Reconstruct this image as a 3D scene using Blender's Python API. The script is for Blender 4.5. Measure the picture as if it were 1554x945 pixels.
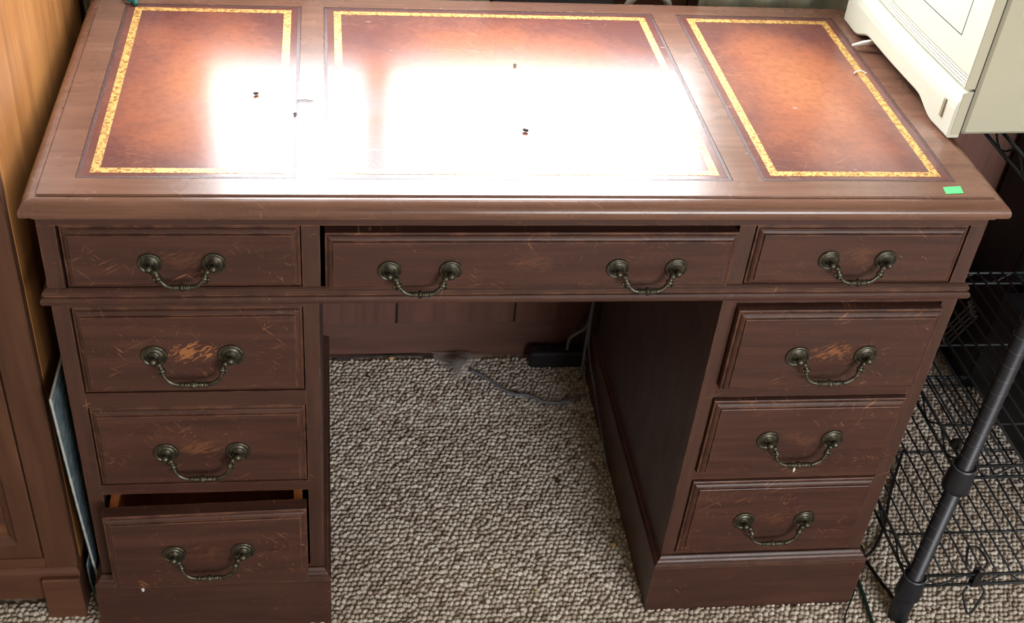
import bpy, math, random
from mathutils import Matrix, Vector
random.seed(7)
SC = bpy.context.scene
COL = SC.collection
for _o in list(bpy.data.objects):
    bpy.data.objects.remove(_o)

# ------------------------------------------------------------------ camera
CAM = Vector((-0.252, -1.2141, 1.5926))
YAW, PITCH, ROLL = 0.1555, -0.6742, 0.0872
FPX, PX, PY = 1841.8, 726.9, 496.4
IW, IH = 1554.0, 945.0
fwd = Vector((math.sin(YAW) * math.cos(PITCH), math.cos(YAW) * math.cos(PITCH), math.sin(PITCH)))
rgt = Vector((math.cos(YAW), -math.sin(YAW), 0))
upv = rgt.cross(fwd)
r2 = rgt * math.cos(ROLL) + upv * math.sin(ROLL)
u2 = -rgt * math.sin(ROLL) + upv * math.cos(ROLL)
cd = bpy.data.cameras.new('camera')
cam = bpy.data.objects.new('camera', cd)
COL.objects.link(cam)
m3 = Matrix((r2, u2, -fwd)).transposed()
cam.matrix_world = Matrix.Translation(CAM) @ m3.to_4x4()
cd.sensor_fit = 'HORIZONTAL'
cd.sensor_width = 36.0
cd.lens = 36.0 * FPX / IW
cd.shift_x = -(PX - IW / 2) / IW
cd.shift_y = (PY - IH / 2) / IW
cd.clip_start = 0.02
SC.camera = cam

# ------------------------------------------------------------------ light
vs = SC.view_settings
vs.view_transform = 'Standard'
vs.look = 'None'
vs.gamma = 1.0
vs.use_curve_mapping = False
vs.exposure = 0.0
SKY = 23.5
w = bpy.data.worlds.new('overcast_sky')
SC.world = w
w.use_nodes = True
nt = w.node_tree
nt.nodes.clear()
n_out = nt.nodes.new('ShaderNodeOutputWorld')
n_bg = nt.nodes.new('ShaderNodeBackground')
n_tc = nt.nodes.new('ShaderNodeTexCoord')
n_sep = nt.nodes.new('ShaderNodeSeparateXYZ')
n_rmp = nt.nodes.new('ShaderNodeValToRGB')
nt.links.new(n_tc.outputs['Generated'], n_sep.inputs[0])
nt.links.new(n_sep.outputs['Z'], n_rmp.inputs[0])
n_rmp.color_ramp.elements[0].position = 0.0
n_rmp.color_ramp.elements[0].color = (0.16, 0.17, 0.13, 1)     # ground below the horizon
n_rmp.color_ramp.elements[1].position = 0.02
n_rmp.color_ramp.elements[1].color = (0.94, 0.97, 1.0, 1)       # even overcast
nt.links.new(n_rmp.outputs[0], n_bg.inputs['Color'])
n_bg.inputs['Strength'].default_value = SKY
nt.links.new(n_bg.outputs[0], n_out.inputs[0])

ROOM = dict(x0=-1.7, x1=2.3, y0=-3.2, y1=0.686, z1=2.4)
WIN1 = dict(x0=-0.485, x1=0.50, z0=0.965, z1=1.95)                # behind the desk
WIN2 = dict(x0=0.5, x1=2.1, z0=0.9, z1=2.1)                    # opposite wall

def portal(name, x0, x1, z0, z1, y, into):
    l = bpy.data.lights.new(name, 'AREA')
    l.shape = 'RECTANGLE'
    l.size = x1 - x0
    l.size_y = z1 - z0
    l.cycles.is_portal = True
    o = bpy.data.objects.new(name, l)
    COL.objects.link(o)
    o.location = ((x0 + x1) / 2, y, (z0 + z1) / 2)
    o.rotation_euler = (math.radians(-90 if into < 0 else 90), 0, 0)
    return o
portal('window_portal_back', WIN1['x0'], WIN1['x1'], WIN1['z0'], WIN1['z1'], 0.80, -1)
portal('window_portal_front', WIN2['x0'], WIN2['x1'], WIN2['z0'], WIN2['z1'], -3.33, 1)

# ------------------------------------------------------------------ materials
def srgb(r, g, b):
    def f(c):
        c /= 255.0
        return c / 12.92 if c <= 0.04045 else ((c + 0.055) / 1.055) ** 2.4
    return (f(r), f(g), f(b), 1.0)

class NT:
    def __init__(s, name):
        s.m = bpy.data.materials.new(name)
        s.m.use_nodes = True
        s.t = s.m.node_tree
        s.b = s.t.nodes['Principled BSDF']
        s.spread = False
    def n(s, kind, **kw):
        nd = s.t.nodes.new('ShaderNode' + kind)
        for k, v in kw.items():
            if k.startswith('i_'):
                nd.inputs[k[2:].replace('_', ' ')].default_value = v
            else:
                setattr(nd, k, v)
        return nd
    def l(s, a, b):
        s.t.links.new(a, b)
    def coords(s, scale=(1, 1, 1), rot=(0, 0, 0), kind='Object'):
        tc = s.n('TexCoord')
        mp = s.n('Mapping')
        mp.inputs['Scale'].default_value = scale
        src = tc.outputs[kind]
        if s.spread:
            oi = s.n('ObjectInfo')              # every piece gets its own cut of the pattern
            ad = s.n('VectorMath', operation='ADD')
            s.l(src, ad.inputs[0])
            s.l(oi.outputs['Location'], ad.inputs[1])
            src = ad.outputs[0]
        if any(rot):
            mr = s.n('Mapping')                 # turn first, then stretch
            mr.inputs['Rotation'].default_value = rot
            s.l(src, mr.inputs[0])
            src = mr.outputs[0]
        s.l(src, mp.inputs[0])
        return mp.outputs[0]
    def noise(s, vec, scale=5, detail=4, rough=0.55, dist=0.0):
        nd = s.n('TexNoise')
        nd.inputs['Scale'].default_value = scale
        nd.inputs['Detail'].default_value = detail
        nd.inputs['Roughness'].default_value = rough
        nd.inputs['Distortion'].default_value = dist
        s.l(vec, nd.inputs['Vector'])
        return nd.outputs['Fac']
    def ramp(s, fac, stops):
        nd = s.n('ValToRGB')
        cr = nd.color_ramp
        while len(cr.elements) > 1:
            cr.elements.remove(cr.elements[-1])
        cr.elements[0].position = stops[0][0]
        cr.elements[0].color = stops[0][1]
        for p, c in stops[1:]:
            e = cr.elements.new(p)
            e.color = c
        s.l(fac, nd.inputs[0])
        return nd.outputs[0]
    def mask(s, fac, a, b):
        nd = s.n('MapRange')
        nd.clamp = True
        nd.inputs['From Min'].default_value = a
        nd.inputs['From Max'].default_value = b
        s.l(fac, nd.inputs['Value'])
        return nd.outputs[0]
    def math(s, op, a, b=None):
        nd = s.n('Math', operation=op)
        for i, v in enumerate((a, b)):
            if v is None:
                continue
            if isinstance(v, (int, float)):
                nd.inputs[i].default_value = v
            else:
                s.l(v, nd.inputs[i])
        return nd.outputs[0]
    def mix(s, fac, a, b):
        nd = s.n('Mix', data_type='RGBA')
        for sock, v in ((nd.inputs[0], fac), (nd.inputs[6], a), (nd.inputs[7], b)):
            if isinstance(v, (int, float, tuple)):
                sock.default_value = v
            else:
                s.l(v, sock)
        return nd.outputs[2]
    def bump(s, h, strength=0.3, dist=0.002):
        nd = s.n('Bump')
        nd.inputs['Strength'].default_value = strength
        nd.inputs['Distance'].default_value = dist
        s.l(h, nd.inputs['Height'])
        s.l(nd.outputs[0], s.b.inputs['Normal'])
    def set(s, **kw):
        for k, v in kw.items():
            k = k.replace('_', ' ')
            if isinstance(v, (int, float, tuple)):
                s.b.inputs[k].default_value = v
            else:
                s.l(v, s.b.inputs[k])
        return s.m

def plain(name, col, rough=0.5, metal=0.0, **kw):
    t = NT(name)
    return t.set(Base_Color=col, Roughness=rough, Metallic=metal, **kw)

def scratch_mask(t, angle, thr, s1=260.0, s2=9.0, axis=1):
    # thin strokes: a noise stretched hard along one direction
    rot = [0, 0, 0]
    rot[axis] = angle
    sc = (s2, s2, s1) if axis == 1 else (s2, s1, s2)
    v = t.coords(sc, tuple(rot))
    return t.mask(t.noise(v, 1.0, 2, 0.5), thr, thr + 0.04)

def wood(name, dark, mid, light, rough=0.42, grain='X', scratch=0.0, wear=0.0, gs=1.0, wearcol=None, axis=1, coat=0.0, scuff=False):
    t = NT(name)
    t.spread = scuff
    st = {'X': (1.6, 22, 22), 'Z': (22, 22, 1.6), 'Y': (22, 1.6, 22)}[grain]
    st = tuple(a * gs for a in st)
    v = t.coords(st)
    g = t.noise(v, 2.2, 6, 0.62, 0.6)
    st2 = tuple(a * 7 if a > 5 * gs else a * 3 for a in st)
    g2 = t.noise(t.coords(st2), 2.0, 3, 0.6)
    fac = t.math('ADD', t.math('MULTIPLY', g, 0.72), t.math('MULTIPLY', g2, 0.28))
    col = t.ramp(fac, [(0.33, dark), (0.5, mid), (0.68, light)])
    big = t.noise(t.coords((1, 1, 1)), 5.0, 3, 0.6)
    col = t.mix(t.math('MULTIPLY', t.mask(big, 0.35, 0.75), 0.35), col, dark)
    wc = wearcol or light
    if scratch > 0:
        m = None
        for i, (a, th) in enumerate(((0.5, 0.72), (-0.75, 0.73), (1.25, 0.74), (-0.2, 0.74))):
            k = scratch_mask(t, a, th - 0.03 * scratch, 330 + 40 * i, 26 + 8 * i, axis)
            m = k if m is None else t.math('MAXIMUM', m, k)
        blotch = t.mask(t.noise(t.coords((1, 1, 1)), 11.0, 2, 0.5), 0.45, 0.7)
        m = t.math('MULTIPLY', t.math('MULTIPLY', m, blotch), 0.75)
        col = t.mix(m, col, wc)
    if scuff:
        # finish rubbed off between the handle roses; how much is set per drawer
        ob = t.n('Attribute', attribute_type='OBJECT')
        ob.attribute_name = 'scuff'
        tc = t.n('TexCoord')
        sp = t.n('SeparateXYZ')
        t.l(tc.outputs['Object'], sp.inputs[0])
        ex = t.math('POWER', t.math('DIVIDE', sp.outputs['X'], 0.040), 2.0)
        ez = t.math('POWER', t.math('DIVIDE', t.math('SUBTRACT', sp.outputs['Z'], 0.002), 0.019), 2.0)
        fall = t.math('SUBTRACT', 1.0, t.math('ADD', ex, ez))
        fall = t.mask(fall, -0.4, 1.0)
        st_ = t.noise(t.coords((70, 70, 230), (0, 0.45, 0)), 1.0, 3, 0.6, 0.8)
        k = t.math('ADD', st_, t.math('MULTIPLY', fall, 0.22))
        k = t.math('MULTIPLY', t.mask(k, 0.66, 0.74), t.math('MULTIPLY', fall, ob.outputs['Fac']))
        col = t.mix(t.math('MINIMUM', k, 0.85), col, srgb(168, 108, 66))
        # stray curved nicks over the whole front
        wv = t.noise(t.coords((60, 60, 300), (0, -0.9, 0)), 1.0, 2, 0.5, 1.2)
        bl2 = t.mask(t.noise(t.coords((1, 1, 1)), 23.0, 2, 0.5), 0.5, 0.62)
        k2 = t.math('MULTIPLY', t.math('MULTIPLY', t.mask(wv, 0.66, 0.70), bl2), 0.6)
        col = t.mix(k2, col, srgb(150, 104, 76))
    if wear > 0:
        bv = t.n('Bevel', samples=4)
        bv.inputs['Radius'].default_value = 0.0022
        geo = t.n('NewGeometry')
        dp = t.n('VectorMath', operation='DOT_PRODUCT')
        t.l(bv.outputs[0], dp.inputs[0])
        t.l(geo.outputs['Normal'], dp.inputs[1])
        e = t.mask(t.math('SUBTRACT', 1.0, dp.outputs['Value']), 0.02, 0.12)
        nm = t.mask(t.noise(t.coords((1, 1, 1)), 38.0, 4, 0.6), 0.42, 0.68)
        col = t.mix(t.math('MULTIPLY', t.math('MULTIPLY', e, nm), wear), col, wc)
    rr = t.mask(t.noise(t.coords((1, 1, 1)), 14.0, 4, 0.6), 0.2, 0.8)
    ro = t.math('ADD', t.math('MULTIPLY', rr, 0.16), rough - 0.08)
    t.bump(fac, 0.12, 0.0012)
    return t.set(Base_Color=col, Roughness=ro, Coat_Weight=coat, Coat_Roughness=0.25)

WEAR = srgb(172, 118, 84)
M = {}
M['desk'] = wood('mahogany_front', srgb(58, 36, 30), srgb(74, 47, 39), srgb(88, 57, 46), 0.42, 'X', 0.75, 0.75, wearcol=WEAR)
M['drawer'] = wood('mahogany_drawer_front', srgb(56, 34, 28), srgb(74, 46, 38), srgb(90, 57, 46), 0.40, 'X', 1.5, 0.75, wearcol=WEAR, scuff=True)
M['desk_v'] = wood('mahogany_upright', srgb(60, 38, 31), srgb(76, 49, 40), srgb(90, 59, 48), 0.45, 'Z', 0.6, 0.8, wearcol=WEAR)
M['desk_top'] = wood('mahogany_top_with_sheen', srgb(98, 68, 55), srgb(120, 85, 69), srgb(138, 100, 82), 0.26, 'X', 0.15, 0.5, wearcol=srgb(190, 150, 125), axis=2)  # paler than the fronts: dust and sheen on the top put into the colour
M['desk_flat'] = wood('mahogany_field_with_sheen', srgb(98, 68, 55), srgb(120, 85, 69), srgb(138, 100, 82), 0.26, 'X', 0.25, 0.0, wearcol=srgb(176, 136, 112), axis=2)  # same paler tone for the flat field, sheen included in the colour
M['desk_side'] = wood('mahogany_side', srgb(56, 40, 37), srgb(70, 50, 46), srgb(82, 60, 54), 0.5, 'Z', 0.2, 0.4, wearcol=WEAR)
M['drawer_box'] = wood('drawer_box_wood', srgb(150, 84, 44), srgb(180, 108, 62), srgb(200, 130, 80), 0.55, 'Y')
M['cab'] = wood('cabinet_wood', srgb(128, 82, 42), srgb(164, 110, 60), srgb(186, 132, 76), 0.42, 'Z', 0, 0.2, 0.5, wearcol=srgb(196, 140, 88))
M['cab_front_shaded'] = wood('cabinet_front_shaded_wood', srgb(68, 42, 29), srgb(88, 56, 39), srgb(104, 68, 48), 0.5, 'Z', 0, 0.3, 0.6, wearcol=srgb(160, 110, 78))  # front turned from the window: its shade is put into the wood colour
M['cab_h_shaded'] = wood('cabinet_plinth_shaded_wood', srgb(76, 47, 33), srgb(98, 62, 44), srgb(114, 75, 54), 0.5, 'X', 0, 0.3, 0.6, wearcol=srgb(160, 110, 78))  # darkened below the carcass tone to carry the shade on the front
M['plank'] = wood('wall_plank_wood', srgb(88, 58, 50), srgb(108, 72, 62), srgb(122, 84, 72), 0.6, 'Z', gs=0.7)
M['base'] = wood('baseboard_wood', srgb(86, 58, 50), srgb(106, 72, 62), srgb(120, 84, 72), 0.55, 'X', gs=0.7)

def burl():
    t = NT('cabinet_burl_panel')
    v = t.coords((1, 1, 0.45))
    n1 = t.noise(v, 26, 6, 0.7, 2.5)
    col = t.ramp(n1, [(0.32, srgb(62, 36, 24)), (0.5, srgb(90, 56, 38)), (0.66, srgb(116, 76, 50))])
    t.bump(n1, 0.3, 0.002)
    return t.set(Base_Color=col, Roughness=0.5)
M['burl'] = burl()

def leather():
    # hand-antiqued hide: lighter worn tan in the middle, dark oxblood towards the tooled edge
    t = NT('antiqued_oxblood_leather')
    tc = t.n('TexCoord')
    sp = t.n('SeparateXYZ')
    t.l(tc.outputs['Generated'], sp.inputs[0])
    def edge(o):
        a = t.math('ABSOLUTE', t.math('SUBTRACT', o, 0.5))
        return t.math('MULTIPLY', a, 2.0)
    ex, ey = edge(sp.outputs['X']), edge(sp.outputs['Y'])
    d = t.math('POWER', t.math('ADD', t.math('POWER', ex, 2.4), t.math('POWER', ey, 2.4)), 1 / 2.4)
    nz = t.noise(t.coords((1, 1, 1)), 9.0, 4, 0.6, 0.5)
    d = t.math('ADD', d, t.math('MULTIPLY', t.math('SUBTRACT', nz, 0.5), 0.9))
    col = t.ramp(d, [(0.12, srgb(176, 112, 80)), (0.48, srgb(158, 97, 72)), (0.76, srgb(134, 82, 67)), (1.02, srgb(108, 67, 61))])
    fine = t.noise(t.coords((1, 1, 1)), 90, 5, 0.6)
    col = t.mix(t.math('MULTIPLY', t.mask(fine, 0.45, 0.75), 0.3), col, srgb(70, 32, 30))
    m = None
    for i, (a, th) in enumerate(((0.3, 0.7), (1.1, 0.71), (-0.6, 0.71), (2.2, 0.7))):
        k = scratch_mask(t, a, th - 0.02, 420 + 50 * i, 26 + 8 * i, 2)
        m = k if m is None else t.math('MAXIMUM', m, k)
    bl = t.mask(t.noise(t.coords((1, 1, 1)), 8.0, 2, 0.5), 0.4, 0.7)
    col = t.mix(t.math('MULTIPLY', t.math('MULTIPLY', m, bl), 0.55), col, srgb(206, 160, 140))
    # pale scuffs
    sc = t.mask(t.noise(t.coords((1, 2.2, 1)), 34, 2, 0.4), 0.76, 0.785)
    col = t.mix(t.math('MULTIPLY', sc, 0.7), col, srgb(176, 150, 146))
    pebble = t.noise(t.coords((1, 1, 1)), 420, 2, 0.5)
    t.bump(t.math('ADD', pebble, t.math('MULTIPLY', fine, 0.6)), 0.1, 0.0006)
    ro = t.math('ADD', t.math('MULTIPLY', t.mask(nz, 0.25, 0.75), 0.08), 0.19)
    return t.set(Base_Color=col, Roughness=ro)
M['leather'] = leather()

def gold():
    t = NT('gold_tooled_scroll')
    v = t.coords((1, 1, 1))
    vo = t.n('TexVoronoi', feature='DISTANCE_TO_EDGE')
    vo.inputs['Scale'].default_value = 150
    nz = t.n('TexNoise')
    nz.inputs['Scale'].default_value = 60
    t.l(v, nz.inputs['Vector'])
    mxv = t.n('Mix', data_type='VECTOR')
    mxv.inputs[0].default_value = 0.012
    t.l(v, mxv.inputs[4])
    t.l(nz.outputs['Color'], mxv.inputs[5])
    t.l(mxv.outputs[1], vo.inputs['Vector'])
    k = t.mask(vo.outputs['Distance'], 0.16, 0.26)
    w2 = t.mask(t.noise(v, 130, 3, 0.6), 0.50, 0.60)
    k = t.math('MAXIMUM', t.math('MULTIPLY', k, 0.9), t.math('MULTIPLY', w2, 0.75))
    col = t.mix(k, srgb(232, 186, 108), srgb(146, 88, 46))
    return t.set(Base_Color=col, Roughness=0.38, Metallic=0.25)
M['gold'] = gold()

def tooled():
    t = NT('blind_tooled_edge')
    v = t.coords((1, 1, 1))
    nz = t.noise(v, 260, 3, 0.7)
    col = t.ramp(nz, [(0.4, srgb(66, 42, 40)), (0.62, srgb(98, 72, 68))])
    t.bump(nz, 0.5, 0.001)
    return t.set(Base_Color=col, Roughness=0.4)
M['tooled'] = tooled()

def brass():
    t = NT('antique_brass')
    nz = t.noise(t.coords((1, 1, 1)), 160, 3, 0.6)
    col = t.ramp(nz, [(0.35, srgb(62, 60, 54)), (0.65, srgb(106, 101, 86))])
    t.bump(nz, 0.15, 0.0006)
    return t.set(Base_Color=col, Roughness=0.42, Metallic=0.85)
M['brass'] = brass()

def carpet_loop():
    t = NT('berber_loop_pile')
    at = t.n('Attribute')
    at.attribute_name = 'tone'
    col = t.ramp(at.outputs['Fac'], [(0.0, srgb(150, 130, 118)), (0.12, srgb(188, 174, 162)), (0.5, srgb(212, 201, 188)), (1.0, srgb(230, 222, 210))])
    fn = t.noise(t.coords((1, 1, 1)), 900, 2, 0.6)
    col = t.mix(t.math('MULTIPLY', t.mask(fn, 0.4, 0.7), 0.3), col, srgb(132, 116, 102))
    # worn, soiled patches
    so = t.mask(t.noise(t.coords((1, 1, 1)), 4.2, 3, 0.6), 0.45, 0.75)
    col = t.mix(t.math('MULTIPLY', so, 0.45), col, srgb(142, 120, 106))
    t.bump(fn, 0.3, 0.001)
    return t.set(Base_Color=col, Roughness=0.95)
M['loop'] = carpet_loop()

def carpet_base():
    t = NT('berber_carpet_ground')
    vo = t.n('TexVoronoi')
    vo.inputs['Scale'].default_value = 110
    t.l(t.coords((1, 1, 1)), vo.inputs['Vector'])
    col = t.ramp(vo.outputs['Distance'], [(0.1, srgb(196, 182, 166)), (0.6, srgb(168, 150, 136))])
    t.bump(vo.outputs['Distance'], -0.8, 0.004)
    return t.set(Base_Color=col, Roughness=0.95)
M['carpet_base'] = carpet_base()

def beige(name, c):
    t = NT(name)
    nz = t.noise(t.coords((1, 1, 1)), 900, 2, 0.5)
    t.bump(nz, 0.08, 0.0004)
    yl = t.noise(t.coords((1, 1, 1)), 6, 2, 0.5)
    col = t.mix(t.math('MULTIPLY', t.mask(yl, 0.4, 0.8), 0.2), c, srgb(198, 192, 164))
    return t.set(Base_Color=col, Roughness=0.5)
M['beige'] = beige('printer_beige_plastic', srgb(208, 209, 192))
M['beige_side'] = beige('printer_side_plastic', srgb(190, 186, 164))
M['slot'] = plain('printer_slot_shadow_plastic', srgb(140, 132, 108), 0.6)
M['gap'] = plain('dark_gap_plastic', srgb(48, 46, 40), 0.8)
M['white_plastic'] = plain('white_plastic', srgb(230, 228, 220), 0.45)
M['black_paint'] = plain('black_epoxy_wire', srgb(34, 38, 43), 0.42, 0.1)
M['black_post'] = plain('black_epoxy_post', srgb(34, 35, 42), 0.42, 0.1)
M['pale_wire'] = plain('pale_coated_wire', srgb(150, 156, 162), 0.4, 0.1)
M['ring'] = plain('steel_and_groove_highlight', srgb(120, 124, 130), 0.35, 0.7)
def blackcab():
    t = NT('black_laminate')
    nz = t.noise(t.coords((1, 1, 1)), 5, 3, 0.6)
    col = t.ramp(nz, [(0.3, srgb(14, 17, 22)), (0.7, srgb(24, 28, 36))])
    return t.set(Base_Color=col, Roughness=0.45)
M['black_cab'] = blackcab()
M['cord_black'] = plain('black_rubber', srgb(24, 24, 26), 0.55)
M['cord_green'] = plain('dark_green_rubber', srgb(28, 52, 42), 0.5)
M['cord_grey'] = plain('grey_blue_vinyl', srgb(118, 121, 130), 0.6)
M['brick'] = plain('dark_plastic_brick', srgb(40, 40, 46), 0.5)
M['green'] = plain('green_sticker_paper', srgb(92, 232, 128), 0.6)
M['bug'] = plain('dark_insect', srgb(46, 36, 34), 0.6)
M['lint'] = plain('white_lint', srgb(226, 222, 216), 0.9)
M['crumb'] = plain('tan_crumb', srgb(196, 160, 112), 0.9)
M['crumb_dark'] = plain('dark_crumb', srgb(58, 40, 34), 0.9)
M['teal'] = plain('teal_ribbon', srgb(28, 104, 98), 0.5)
M['paper'] = plain('white_paper', srgb(234, 234, 230), 0.7)
M['slate'] = plain('slate_board', srgb(92, 96, 108), 0.5)
M['silver'] = plain('pale_plastic', srgb(206, 208, 204), 0.4)
M['plaster'] = plain('cream_plaster', srgb(206, 190, 166), 0.9)
M['ceil'] = plain('white_ceiling', srgb(226, 222, 214), 0.9)
M['frame'] = plain('white_window_frame', srgb(214, 212, 206), 0.5)
def curtain_mat():
    t = NT('sheer_curtain_cloth')
    nz = t.noise(t.coords((400, 400, 400)), 1.0, 2, 0.5)
    t.bump(nz, 0.1, 0.0005)
    col = t.ramp(nz, [(0.3, srgb(206, 212, 200)), (0.7, srgb(226, 230, 218))])
    tl = t.n('BsdfTranslucent')
    t.l(col, tl.inputs[0])
    mx = t.n('MixShader')
    mx.inputs[0].default_value = 0.4
    out = [n_ for n_ in t.t.nodes if n_.type == 'OUTPUT_MATERIAL'][0]
    t.l(t.b.outputs[0], mx.inputs[1])
    t.l(tl.outputs[0], mx.inputs[2])
    t.l(mx.outputs[0], out.inputs[0])
    return t.set(Base_Color=col, Roughness=0.9)
M['curtain'] = curtain_mat()
def mag_mat():
    t = NT('magazine_cover_print')
    n1 = t.noise(t.coords((6, 14, 30)), 3.0, 3, 0.6)
    col = t.ramp(n1, [(0.35, srgb(84, 104, 118)), (0.5, srgb(120, 138, 146)), (0.7, srgb(166, 178, 178))])
    return t.set(Base_Color=col, Roughness=0.35)
M['mag'] = mag_mat()
M['pages'] = plain('page_edges', srgb(206, 206, 196), 0.8)
def glass():
    m = bpy.data.materials.new('window_glass')
    m.use_nodes = True
    t = m.node_tree
    t.nodes.clear()
    o = t.nodes.new('ShaderNodeOutputMaterial')
    mx = t.nodes.new('ShaderNodeMixShader')
    tr = t.nodes.new('ShaderNodeBsdfTransparent')
    gl = t.nodes.new('ShaderNodeBsdfGlossy')
    gl.inputs['Roughness'].default_value = 0.02
    mx.inputs[0].default_value = 0.06
    t.links.new(tr.outputs[0], mx.inputs[1])
    t.links.new(gl.outputs[0], mx.inputs[2])
    t.links.new(mx.outputs[0], o.inputs[0])
    return m
M['glass'] = glass()
def bag():
    m = bpy.data.materials.new('clear_plastic_bag')
    m.use_nodes = True
    t = m.node_tree
    t.nodes.clear()
    o = t.nodes.new('ShaderNodeOutputMaterial')
    mx = t.nodes.new('ShaderNodeMixShader')
    tr = t.nodes.new('ShaderNodeBsdfTransparent')
    tr.inputs[0].default_value = (1, 1, 1, 1)
    pb = t.nodes.new('ShaderNodeBsdfPrincipled')
    pb.inputs['Base Color'].default_value = srgb(206, 194, 182)
    pb.inputs['Roughness'].default_value = 0.2
    mx.inputs[0].default_value = 0.34
    t.links.new(tr.outputs[0], mx.inputs[1])
    t.links.new(pb.outputs[0], mx.inputs[2])
    t.links.new(mx.outputs[0], o.inputs[0])
    return m
M['bag'] = bag()

# ------------------------------------------------------------------ mesh helpers
class MB:
    def __init__(s):
        s.v, s.f, s.mi, s.sm = [], [], [], []
    def add(s, vs, fs, mi=0, smooth=False):
        o = len(s.v)
        s.v += [tuple(p) for p in vs]
        for f in fs:
            s.f.append(tuple(o + i for i in f))
            s.mi.append(mi)
            s.sm.append(smooth)
    def box(s, x0, x1, y0, y1, z0, z1, mi=0, bev=0.0):
        if bev <= 0:
            vs = [(x, y, z) for z in (z0, z1) for y in (y0, y1) for x in (x0, x1)]
            s.add(vs, [(0, 2, 3, 1), (4, 5, 7, 6), (0, 1, 5, 4), (2, 6, 7, 3), (0, 4, 6, 2), (1, 3, 7, 5)], mi)
            return
        b = min(bev, (x1 - x0) * .45, (y1 - y0) * .45, (z1 - z0) * .45)
        pts, idx = [], {}
        for i, sx in enumerate((0, 1)):
            for j, sy in enumerate((0, 1)):
                for k, sz in enumerate((0, 1)):
                    X, Y, Z = (x1 if sx else x0), (y1 if sy else y0), (z1 if sz else z0)
                    dx, dy, dz = (-b if sx else b), (-b if sy else b), (-b if sz else b)
                    idx[(i, j, k, 'x')] = len(pts); pts.append((X, Y + dy, Z + dz))
                    idx[(i, j, k, 'y')] = len(pts); pts.append((X + dx, Y, Z + dz))
                    idx[(i, j, k, 'z')] = len(pts); pts.append((X + dx, Y + dy, Z))
        F = []
        g = lambda i, j, k, a: idx[(i, j, k, a)]
        for i in (0, 1):
            q = [g(i, 0, 0, 'x'), g(i, 1, 0, 'x'), g(i, 1, 1, 'x'), g(i, 0, 1, 'x')]
            F.append(q if i else q[::-1])
            q = [g(0, i, 0, 'y'), g(0, i, 1, 'y'), g(1, i, 1, 'y'), g(1, i, 0, 'y')]
            F.append(q if i else q[::-1])
            q = [g(0, 0, i, 'z'), g(1, 0, i, 'z'), g(1, 1, i, 'z'), g(0, 1, i, 'z')]
            F.append(q if i else q[::-1])
        for a in (0, 1):
            for c in (0, 1):
                q = [g(0, a, c, 'y'), g(1, a, c, 'y'), g(1, a, c, 'z'), g(0, a, c, 'z')]
                F.append(q if a == c else q[::-1])
                q = [g(a, 0, c, 'z'), g(a, 1, c, 'z'), g(a, 1, c, 'x'), g(a, 0, c, 'x')]
                F.append(q if a == c else q[::-1])
                q = [g(a, c, 0, 'x'), g(a, c, 1, 'x'), g(a, c, 1, 'y'), g(a, c, 0, 'y')]
                F.append(q if a == c else q[::-1])
        for i in (0, 1):
            for j in (0, 1):
                for k in (0, 1):
                    q = [g(i, j, k, 'x'), g(i, j, k, 'y'), g(i, j, k, 'z')]
                    F.append(q if (i + j + k) % 2 else q[::-1])
        s.add(pts, F, mi)
    def rings(s, rs, mi=0, smooth=False, cap0=True, cap1=True, closed=True):
        n = len(rs[0])
        vs = [p for r in rs for p in r]
        fs = []
        for a in range(len(rs) - 1):
            for i in range(n if closed else n - 1):
                j = (i + 1) % n
                fs.append((a * n + i, a * n + j, (a + 1) * n + j, (a + 1) * n + i))
        if cap0:
            fs.append(tuple(range(n))[::-1])
        if cap1:
            fs.append(tuple((len(rs) - 1) * n + i for i in range(n)))
        s.add(vs, fs, mi, smooth)
    def tube(s, path, rad, seg=8, mi=0, smooth=True):
        P = [Vector(p) for p in path]
        if isinstance(rad, (int, float)):
            rad = [rad] * len(P)
        rs = []
        prev = None
        for i, p in enumerate(P):
            d = (P[min(i + 1, len(P) - 1)] - P[max(i - 1, 0)]).normalized()
            if prev is None:
                a = Vector((0, 0, 1)) if abs(d.z) < 0.9 else Vector((1, 0, 0))
                u = d.cross(a).normalized()
            else:
                u = (prev - d * prev.dot(d)).normalized()
            prev = u
            v = d.cross(u)
            rs.append([p + (u * math.cos(2 * math.pi * k / seg) + v * math.sin(2 * math.pi * k / seg)) * rad[i] for k in range(seg)])
        s.rings(rs, mi, smooth)
    def lathe(s, prof, c, axis, seg=20, mi=0, smooth=True):
        # prof: (radius, distance along axis)
        ax = Vector(axis).normalized()
        a = Vector((0, 0, 1)) if abs(ax.z) < 0.9 else Vector((1, 0, 0))
        u = ax.cross(a).normalized()
        v = ax.cross(u)
        c = Vector(c)
        rs = [[c + ax * h + (u * math.cos(2 * math.pi * k / seg) + v * math.sin(2 * math.pi * k / seg)) * max(r, 1e-5) for k in range(seg)] for r, h in prof]
        s.rings(rs, mi, smooth)
    def rect_sweep(s, prof, x0, x1, y0, y1, mi=0, cap0=True, cap1=True):
        # prof: (inset, z) from the bottom up, mitred round a rectangle
        rs = [[(x0 + d, y0 + d, z), (x1 - d, y0 + d, z), (x1 - d, y1 - d, z), (x0 + d, y1 - d, z)] for d, z in prof]
        s.rings(rs, mi, False, cap0, cap1)
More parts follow.
